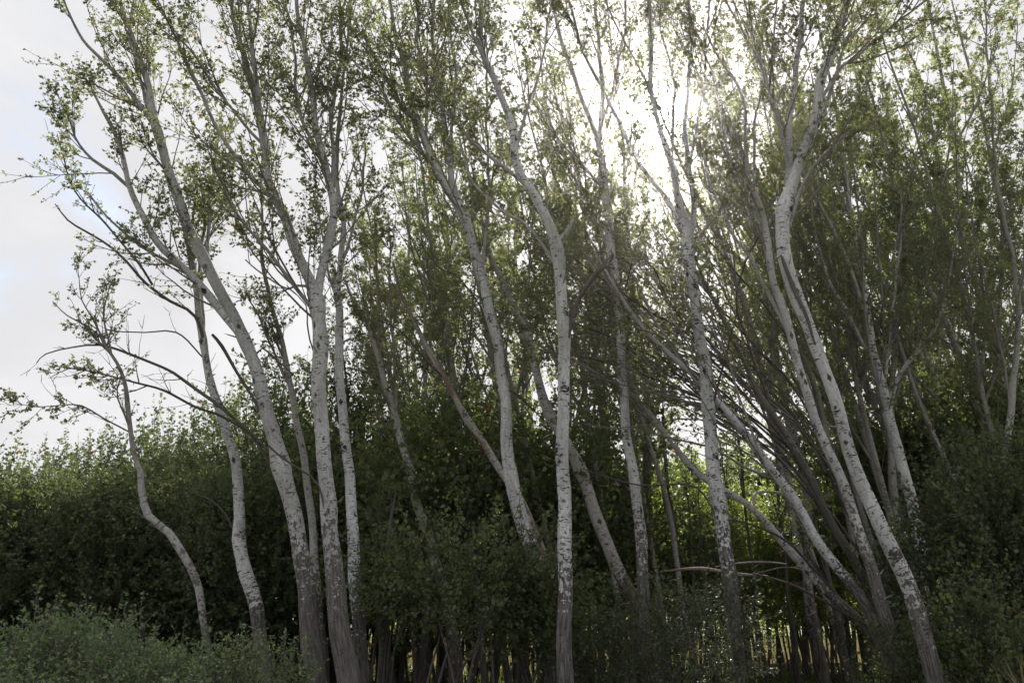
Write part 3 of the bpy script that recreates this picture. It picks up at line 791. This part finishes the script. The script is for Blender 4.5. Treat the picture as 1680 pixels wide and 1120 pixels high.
# ------------------------------------------------------------------ bushes and young thickets
def make_bush(seed, rx, ry, h, z0, label, cat, leafmat, shoots, slen=.7, nleaf=12, lsize=.075, stems=9, group=None, name='bush',
              bark=None, spiky=.5, clump=.35, lean=0, width=.8, shell=.5):
    global rng
    keep = rng
    rng = np.random.default_rng(seed)
    root = empty(name, (0, 0, 0), label, cat, group)
    bark = bark or M_DARK
    # lumpy crown volume: several overlapping lobes
    nl = 9
    lob = np.stack([rng.uniform(-.62, .62, nl) * rx, rng.uniform(-.62, .62, nl) * ry, z0 + (h - z0) * rng.uniform(.22, .72, nl)], 1)
    lr = np.stack([rng.uniform(.32, .55, nl) * rx, rng.uniform(.32, .55, nl) * ry, rng.uniform(.22, .34, nl) * (h - z0)], 1)
    li = rng.integers(0, nl, shoots)
    dv = unit(rng.normal(size=(shoots, 3)))
    rr = rng.uniform(shell, 1, shoots) ** .6
    p = lob[li] + dv * rr[:, None] * lr[li]
    p += rng.normal(size=p.shape) * .06
    p[:, 2] = np.maximum(p[:, 2], z0 * .9 + .03)
    d = dv * (1 - spiky) + np.array([lean, 0, 1.0]) * spiky * 1.4 + rng.normal(size=p.shape) * .3
    L = slen * rng.uniform(.5, 1.25, shoots)
    b = grow(p, d, L, 5, .05, .1)
    a = Acc()
    a.tubes(b, np.full((shoots, 1), .005) * np.linspace(1, .4, 5), 3, mi=0)
    s = rng.uniform(.08, 1, (shoots, nleaf))
    q, t = sample_on(b, s); n = shoots * nleaf
    q, t = q.reshape(n, 3), t.reshape(n, 3)
    off = side_dirs(t, 30, 85)
    q = q + off * rng.uniform(.0, .03, (n, 1))
    tone = np.clip(np.repeat(rng.uniform(0, .75, shoots), nleaf) + rng.uniform(-.1, .3, n), 0, 1)
    off[:, 2] -= .25 * rng.uniform(0, 1, n)
    a.leaves(q, off, lsize * rng.uniform(.55, 1.2, n), 1, width=width, tone=tone)
    fol = a.build('foliage', [bark, leafmat], root)
    a = Acc()
    for k in range(stems):
        ang = rng.uniform(0, 6.28); r = rng.uniform(.05, .45)
        st = np.array([math.cos(ang) * r * rx, math.sin(ang) * r * ry, -.08])
        en = lob[rng.integers(nl)] + rng.normal(size=3) * .05 * h ** .5; en[2] *= .9
        mid = st * .65 + en * .35; mid[2] += .12 * h
        c, rad = spline([st, mid, en], [.015 * h ** .5, .011 * h ** .5, .006], .2)
        a.tubes(c[None], rad[None], 6, rough=.05)
    a.build('stem', [bark], root)
    rng = keep
    return root


def place(px, Y, root, rz=0, s=1.0, first=False, label=None, group=None):
    loc = (gx(px, Y), Y, 0)
    if first:
        root.location = loc; root.rotation_euler = (0, 0, rz); root.scale = (s,) * 3
        if label: root['label'] = label
        return root
    return copy_tree(root, loc, rz, s, label, group)


# left thicket of young poplars: tall spiky ones behind, dense dark ones in front
YG = 'young bushy poplars of the left thicket'
YL = 'young bushy poplar in the dark thicket behind the pale shrubs'
yA = make_bush(21, 1.7, 1.5, 6.0, .4, YL, 'tree', M_LEAFB, 1500, .8, 16, .078, 8, YG, 'young_poplar', spiky=.62)
yB = make_bush(22, 1.5, 1.4, 5.4, .3, YL, 'tree', M_LEAFB, 1300, .8, 16, .078, 8, YG, 'young_poplar', spiky=.7)
yC = make_bush(23, 1.9, 1.6, 4.2, .1, YL, 'tree', M_LEAFB, 1600, .7, 16, .074, 9, YG, 'young_poplar', spiky=.45)
for i, (px, Y, o, rz, s) in enumerate([(-70, 18.5, yA, 0, .70), (20, 18.0, yB, .5, .82), (85, 20.0, yB, 1.5, .98), (142, 19.5, yB, 2.0, 1.02), (200, 18.5, yA, 2.6, .76), (238, 20.0, yB, 4.4, 1.0), (305, 20.5, yB, 3.2, 1.22), (360, 19.0, yA, 4.0, 1.02),
                                       (455, 18.5, yB, 1.0, 1.22), (560, 19.5, yA, 5.0, 1.22), (-120, 15.6, yC, 0, 1.0), (0, 15.8, yC, 1.1, 1.02), (125, 15.2, yC, 2.4, .94),
                                       (240, 15.8, yC, 4.2, 1.0), (365, 15.4, yC, 5.1, .98), (490, 16.2, yC, .7, 1.0), (735, 20.0, yB, 2.6, 1.15)]):
    place(px, Y, o, rz, s, first=i in (0, 1, 10))

# thicket behind the middle trunks
MG = 'green understorey trees behind the middle trunks'
ML = 'green understorey tree filling the gaps behind the middle trunks'
mA = make_bush(31, 1.9, 1.7, 4.6, 1.3, ML, 'tree', M_LEAFC, 1150, .8, 12, .10, 7, MG, 'understorey_tree', spiky=.4)
mB = make_bush(32, 1.7, 1.6, 5.2, 1.6, ML, 'tree', M_LEAFL, 900, .8, 12, .10, 7, MG, 'understorey_tree', spiky=.45)
for i, (px, Y, o, rz, s) in enumerate([(650, 21.0, mA, 0, 1.05), (790, 19.5, mA, 1.2, 1.05), (900, 18.5, mA, 2.2, 1.02), (985, 19.5, mA, 3.4, 1.0), (720, 23.5, mB, 0, 1.1), (600, 23.0, mB, 1.4, 1.15),
                                       (1110, 29.0, mB, 1.0, 1.25), (1175, 26.0, mB, 2.0, 1.0), (1235, 30.0, mB, 2.0, 1.3), (1300, 26.5, mB, 3.0, 1.0), (1370, 29.0, mB, 4.0, 1.2), (1045, 27.0, mB, 5.0, 1.05), (1430, 26.0, mB, .4, 1.1), (1075, 20.5, mB, .9, .88), (1150, 21.5, mB, 1.9, .92), (1220, 20.5, mB, 2.9, .82), (1295, 21.5, mB, 4.9, .86), (1360, 20.5, mB, 3.9, .8), (640, 18.0, mB, 1.3, .92), (705, 17.2, mB, 4.2, .92), (575, 16.8, mA, 2.9, 1.0), (765, 15.8, mA, .9, 1.12), (880, 16.2, mA, 3.9, 1.12), (1005, 18.6, mB, 5.5, .8),
                                       (1530, 19.5, mA, .5, 1.25), (1610, 18.0, mA, 1.7, 1.3), (1690, 17.5, mA, 2.9, 1.35), (1475, 24.0, mB, 4.5, 1.15), (1580, 23.0, mB, .3, 1.3), (1700, 23.0, mB, 5.2, 1.35)]):
    place(px, Y, o, rz, s, first=i in (0, 4))

# low bushes in front
place(755, 11.0, make_bush(41, 1.35, 1.0, 2.75, 1.3, 'airy green bush between the slim trunk and the upright centre trunk', 'bush', M_LEAFC, 430, .6, 12, .06, 8, spiky=.25), 0, 1, True)
place(625, 12.6, make_bush(42, .75, .7, 2.5, 1.25, 'small green bush right behind the slim straight trunk', 'bush', M_LEAFC, 280, .55, 12, .06, 6, spiky=.3), 0, 1, True)
place(860, 11.4, make_bush(45, .75, .7, 2.3, 1.2, 'low dark bush tucked left of the upright centre trunk', 'bush', M_LEAFC, 420, .5, 12, .06, 6, spiky=.3), 0, 1, True)
place(1105, 10.6, make_bush(43, 1.0, .9, 1.85, .2, 'dusky low bush in front of the narrow middle trunk', 'bush', M_LEAFD, 640, .45, 13, .05, 8, spiky=.35, width=.5), 0, 1, True)
place(990, 12.6, make_bush(44, .8, .7, 2.0, .3, 'dark bush at the foot of the dead leaning trunk', 'bush', M_LEAFC, 420, .45, 12, .055, 6, spiky=.35), 0, 1, True)
place(1625, 11.3, make_bush(46, 1.25, 1.1, 4.0, .3, 'dense dark bush at the right edge, taller than a person', 'bush', M_LEAFB, 2100, .6, 13, .06, 9, spiky=.4), 0, 1, True)
place(1740, 11.0, make_bush(47, 1.1, 1.1, 3.9, .3, 'dark bush cut off by the right edge of the picture', 'bush', M_LEAFB, 1700, .6, 13, .06, 9, spiky=.4), 0, 1, True)
place(1590, 9.9, make_bush(48, .95, .7, 2.0, .15, 'fresh green bush at the foot of the dark thicket, right of the front leaning trunk', 'bush', M_LEAFC, 460, .5, 12, .055, 6, spiky=.35), 0, 1, True)
place(1470, 10.6, make_bush(49, .5, .5, 1.5, .1, 'small bush among the feet of the leaning clump', 'bush', M_LEAFC, 260, .4, 12, .05, 5, spiky=.4), 0, 1, True)

# pale silvery shrubs at lower left
SG = 'pale silvery shrubs at the lower left'
SL = 'pale silvery green shrub in the low row at the lower left'
sA = make_bush(51, 1.05, .8, 1.7, .1, SL, 'shrub', M_LEAFS, 1500, .38, 15, .047, 10, SG, 'shrub', bark=M_GREY, spiky=.6, width=.5, shell=.3)
sB = make_bush(52, .9, .8, 1.5, .1, SL, 'shrub', M_LEAFS, 1300, .36, 15, .047, 10, SG, 'shrub', bark=M_GREY, spiky=.55, width=.5, shell=.3)
for i, (px, Y, o, rz, s) in enumerate([(10, 7.4, sA, 0, 1.0), (130, 7.8, sB, 1.0, 1.18), (215, 7.5, sA, 2.2, 1.02), (310, 7.9, sB, 3.1, .96), (-60, 6.4, sB, 4.0, .95), (70, 6.3, sA, 5.0, .80),
                                       (180, 6.2, sB, .4, .84), (280, 6.4, sA, 1.6, .70), (390, 7.4, sB, 2.0, .72), (455, 8.0, sA, 4.4, .56)]):
    place(px, Y, o, rz, s * (.86 if px < 300 else .95), first=i in (0, 1))

# thin bare stems of the far thicket
TG = 'thin bare stems under the far canopy'
TL = 'thin dark stem standing among others under the far canopy'
stems = []
for k in range(5):
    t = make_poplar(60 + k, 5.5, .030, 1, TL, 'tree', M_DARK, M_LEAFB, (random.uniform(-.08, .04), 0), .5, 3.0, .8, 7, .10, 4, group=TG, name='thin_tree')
    stems.append(t)
pos = []
for i in range(125):
    px = 470 + (1560 - 470) * (i + random.random()) / 125
    Y = random.uniform(17.5, 29)
    pos.append((px, Y))
random.shuffle(pos)
for i, (px, Y) in enumerate(pos):
    place(px, Y, stems[i % 5], random.uniform(0, .8) - .4, random.uniform(.75, 1.25), first=i < 5)

# four stouter shadowed stems near the low bush
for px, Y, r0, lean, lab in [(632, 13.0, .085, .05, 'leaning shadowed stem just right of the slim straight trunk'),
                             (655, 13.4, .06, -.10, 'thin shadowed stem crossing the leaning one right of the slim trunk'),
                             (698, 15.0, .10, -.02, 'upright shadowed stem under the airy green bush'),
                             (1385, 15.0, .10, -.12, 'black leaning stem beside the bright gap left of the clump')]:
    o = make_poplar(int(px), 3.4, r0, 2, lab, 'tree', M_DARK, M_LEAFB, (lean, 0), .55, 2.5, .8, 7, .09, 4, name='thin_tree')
    o.location = (gx(px, Y), Y, 0)


# ------------------------------------------------------------------ fallen branches
def fallen(label, pts, Y, dY, bark, side=3):
    p, r = limb3d(pts, Y, dY, 0)
    base = p[0].copy()
    o_ = Acc(); o_.tubes(p[None], r[None], 8, rough=.08)
    if side:
        leafy(o_, [(p, r)], dens=side, f0=.2, len1=.5, ang=(30, 60), n2=2, len2=.2, leaves=0, r1=.008, up1=0)
    o = o_.build('fallen_branch', [bark], None, base)
    o.location = base
    o['label'] = label; o['category'] = 'branch'


fallen('pale fallen pole lying level in front of the far thin stems', [(1215, 1094, 7), (1280, 1090, 8), (1350, 1089, 8), (1440, 1088, 6)], 25.0, .4, M_GREY, 0)
fallen('dead branch with reddish bark hanging level behind the trunk below the sun', [(1260, 945, 6), (1200, 940, 8), (1150, 932, 9), (1100, 936, 6), (1085, 938, 2)], 13.2, .3, M_DEAD)
fallen('thin dead branch sloping down right under the leaning clump', [(1235, 940, 5), (1290, 955, 6), (1350, 985, 7), (1400, 1015, 7)], 12.9, -.2, M_DARK)
fallen('thin dead branch reaching level left from the lowest slanting trunk', [(1290, 925, 5), (1250, 921, 6), (1210, 924, 5), (1175, 930, 3)], 14.2, .2, M_GREY)


# ------------------------------------------------------------------ ground, grass and far wood
def ground_mat():
    m, nt = new_mat('meadow_ground')
    n = N(nt)
    tc = n('ShaderNodeTexCoord').outputs['Object']
    a = n.noise(tc, (.35, .35, .35), 5, .6)
    b = n.noise(tc, (6, 6, 6), 4, .7)
    col = n.mix(n.ramp(a, .35, .65), (.055, .075, .022), (.15, .14, .06))
    col = n.mix(n.ramp(b, .45, .75), col, (.05, .042, .03))
    bp = n('ShaderNodeBump', {'Height': b, 'Strength': .6, 'Distance': .05})
    p = n('ShaderNodeBsdfPrincipled', {'Base Color': col, 'Roughness': .95, 'Normal': bp.outputs[0]})
    n('ShaderNodeOutputMaterial', {'Surface': p.outputs[0]})
    return m


GLARE_DENSITY, GLARE_G = .0007, .94
xs = np.concatenate([[-170, -120, -80], np.linspace(-45, 45, 61), [80, 120, 170]])
ys = np.concatenate([[-100, -50], np.linspace(-10, 80, 61), [120, 180, 240]])
gv = [(x, y, .05 * math.sin(x * .7 + 1) * math.cos(y * .53) if abs(x) < 46 and -11 < y < 81 else 0) for y in ys for x in xs]
w = len(xs)
gf = [(j * w + i, j * w + i + 1, (j + 1) * w + i + 1, (j + 1) * w + i) for j in range(len(ys) - 1) for i in range(w - 1)]
me = bpy.data.meshes.new('ground'); me.from_pydata(gv, [], gf); me.polygons.foreach_set('use_smooth', [True] * len(gf)); me.materials.append(ground_mat())
g = bpy.data.objects.new('ground', me); COL.objects.link(g); g['kind'] = 'structure'


def blades(name, n, xr, yr, hgt, mats, lsize, spread=.5, weight=None):
    a = Acc()
    y = rng.uniform(yr[0] ** .5, yr[1] ** .5, n) ** 2
    half = (xr[1] - xr[0]) / 2; mid = (xr[0] + xr[1]) / 2
    x = mid + rng.uniform(-1, 1, n) * half * y / yr[1] if spread == 'fan' else rng.uniform(xr[0], xr[1], n)
    d = np.stack([rng.normal(size=n) * .35, rng.normal(size=n) * .35, np.ones(n)], 1)
    p = grow(np.stack([x, y, np.full(n, -.05)], 1), d, hgt * rng.uniform(.5, 1.25, n), 4, -.06, .12)
    tone = rng.uniform(0, 1, n)
    for k in range(3):
        pass
    a.leaves(p[:, 0], p[:, 2] - p[:, 0], np.linalg.norm(p[:, 3] - p[:, 0], axis=1), 0, width=lsize, tone=tone, fold=.06)
    o = a.build(name, mats); o['kind'] = 'stuff'
    return o


blades('meadow_grass', 26000, (-34, 34), (27, 62), .55, [M_STRAW], .07, 'fan')['label'] = 'sunlit tall meadow grass seen between the far stems'
blades('grass', 16000, (-14, 14), (7.5, 26), .45, [M_GRASS], .06, 'fan')['label'] = 'shaded grass growing among the trunks'
blades('dry_grass', 1800, (5.1, 7.4), (8.2, 9.6), 1.12, [M_STRAW], .009)['label'] = 'pale dry grass at the lower right corner'

# low undergrowth
a = Acc()
n0 = 3400
y = rng.uniform(13.5, 25, n0); x = rng.uniform(-.62, .62, n0) * y
d = np.stack([rng.normal(size=n0) * .5, rng.normal(size=n0) * .5, np.ones(n0)], 1)
b = grow(np.stack([x, y, np.zeros(n0) - .03], 1), d, rng.uniform(.15, .5, n0), 5, 0, .12)
a.tubes(b, np.full((n0, 1), .006) * np.linspace(1, .4, 5), 3, mi=0)
q, t = sample_on(b, rng.uniform(.15, 1, (n0, 11))); q, t = q.reshape(-1, 3), t.reshape(-1, 3)
a.leaves(q, side_dirs(t, 40, 90), .09 * rng.uniform(.5, 1.2, len(q)), 1)
o = a.build('undergrowth', [M_DARK, M_LEAFB]); o['kind'] = 'stuff'; o['label'] = 'dark leafy undergrowth between the far stems'

# far sunlit wood beyond the clearing
a = Acc()
nt_ = 46
for i in range(nt_):
    cx = -46 + 92 * (i + rng.uniform(-.3, .3)) / nt_; cy = rng.uniform(62, 74); h = rng.uniform(6.0, 9.0)
    c, rad = spline([(cx, cy, -.1), (cx + rng.normal() * .2, cy, h * .5), (cx - .3, cy, h * .9)], [.13, .09, .02], .6)
    a.tubes(c[None], rad[None], 6)
    m = 900
    dv = unit(rng.normal(size=(m, 3))) * rng.uniform(.35, 1, (m, 1)) ** .5 * np.array([1.7, 1.7, h * .47])
    lump = .8 + .35 * np.sin(dv[:, :1] * 2.1 + i) * np.cos(dv[:, 2:] * 1.6 + i * 2)
    q = np.array([cx, cy, h * .52]) + dv * lump
    q = np.repeat(q, 2, 0) + rng.normal(size=(2 * m, 3)) * .18
    a.leaves(q, rng.normal(size=(2 * m, 3)) + [0, 0, .3], .30 * rng.uniform(.5, 1.2, 2 * m), 1)
m = 9000
q = np.stack([rng.uniform(-48, 48, m), rng.uniform(56, 64, m), rng.uniform(.1, 3.2, m)], 1)
a.leaves(q, rng.normal(size=(m, 3)) + [0, 0, .3], .34 * rng.uniform(.5, 1.2, m), 1)
o = a.build('far_wood', [M_DARK, M_LEAFL]); o['kind'] = 'stuff'; o['label'] = 'far sunlit wood beyond the clearing'

# ------------------------------------------------------------------ added scattering volume for the lens glare round the sun
m, hn = new_mat('glare_veil'); n = N(hn)
vol = n('ShaderNodeVolumePrincipled', {'Color': (1, .97, .95, 1), 'Density': GLARE_DENSITY, 'Anisotropy': GLARE_G})
hn.links.new(vol.outputs[0], n('ShaderNodeOutputMaterial').inputs['Volume'])
bpy.ops.mesh.primitive_cube_add(size=1, location=(0, 70, 14.5)); hz = bpy.context.object
hz.name = 'sun_glare'; hz.scale = (360, 360, 31.5); hz['kind'] = 'stuff'; hz['label'] = 'added volume spreading lens glare round the sun'
hz.data.materials.append(m)

# ------------------------------------------------------------------ sky, sun, camera
wld = bpy.data.worlds.new('World'); sc.world = wld; wld.use_nodes = True
nt = wld.node_tree; nt.nodes.clear(); n = N(nt)
sky = n('ShaderNodeTexSky', sky_type='NISHITA', sun_disc=False, sun_elevation=SUN_EL, sun_rotation=SUN_AZ)
sky.air_density = 1.0; sky.dust_density = 1.5; sky.ozone_density = 1.0
tc = n('ShaderNodeTexCoord').outputs['Generated']
dn = n('ShaderNodeVectorMath', {0: tc}, operation='NORMALIZE').outputs[0]
warp = n('ShaderNodeTexNoise', {'Vector': n.scaled(dn, (2.2, 2.2, 5.0)), 'Scale': 1.0, 'Detail': 6.0, 'Roughness': .55, 'Distortion': .6}).outputs['Fac']
dot = n('ShaderNodeVectorMath', {0: dn, 1: tuple(SUN)}, operation='DOT_PRODUCT').outputs['Value']
near = n.ramp(dot, .80, .97)
gapd = n('ShaderNodeVectorMath', {0: dn, 1: tuple(ray(-160, -120))}, operation='DOT_PRODUCT').outputs['Value']
gap = n.ramp(gapd, .93, 1.0)
cover = n.ramp(n.math('SUBTRACT', n.math('ADD', warp, n.math('MULTIPLY', near, .35)), n.math('MULTIPLY', gap, .10)), .24, .46)
SKY_STRENGTH = .10
cloud_l = n.math('ADD', 3.7, n.math('MULTIPLY', n.math('SUBTRACT', warp, .5), 3.0))
cloud = n('ShaderNodeVectorMath', {0: (1.0, .995, 1.01), 1: (1, 1, 1)}, operation='MULTIPLY')
cl = n('ShaderNodeVectorMath', {0: (1.0, .998, 1.02)}, operation='SCALE'); nt.links.new(cloud_l, cl.inputs['Scale'])
nt.nodes.remove(cloud)
base = n('ShaderNodeMix', data_type='RGBA')
nt.links.new(cover, base.inputs[0]); nt.links.new(sky.outputs[0], base.inputs[6]); nt.links.new(cl.outputs[0], base.inputs[7])
dp = n.math('MAXIMUM', dot, 0.0)
au = n.math('ADD', n.math('MULTIPLY', n.math('POWER', dp, 30.0), .8),
            n.math('ADD', n.math('MULTIPLY', n.math('POWER', dp, 900.0), 5.0), n.math('MULTIPLY', n.math('POWER', dp, 4000.0), 500.0)))
aus = n('ShaderNodeVectorMath', {0: (1.0, .955, .945)}, operation='SCALE'); nt.links.new(au, aus.inputs['Scale'])
tot = n('ShaderNodeVectorMath', {0: base.outputs[2], 1: aus.outputs[0]}, operation='ADD')
bg = n('ShaderNodeBackground', {'Color': tot.outputs[0], 'Strength': SKY_STRENGTH})
n('ShaderNodeOutputWorld', {'Surface': bg.outputs[0]})

sun = bpy.data.lights.new('sun', 'SUN'); sun.energy = 4.2; sun.angle = math.radians(1.2); sun.color = (1.0, .95, .87)
so = bpy.data.objects.new('sun', sun); COL.objects.link(so)
from mathutils import Vector
so.rotation_euler = Vector(SUN).to_track_quat('Z', 'Y').to_euler()
so.location = (6, 30, 30)

cam = bpy.data.cameras.new('camera'); cam.sensor_width = 36.0; cam.lens = F / 1680 * 36.0
cam.clip_start = .1; cam.clip_end = 5000
co = bpy.data.objects.new('camera', cam); COL.objects.link(co)
co.location = (0, 0, EYE); co.rotation_euler = (math.radians(90) + TILT, 0, 0)
sc.camera = co

sc.view_settings.view_transform = 'Standard'; sc.view_settings.look = 'None'
sc.view_settings.exposure = 1.15; sc.view_settings.gamma = 1.0
sc.cycles.max_bounces = 8; sc.cycles.diffuse_bounces = 4; sc.cycles.transmission_bounces = 4
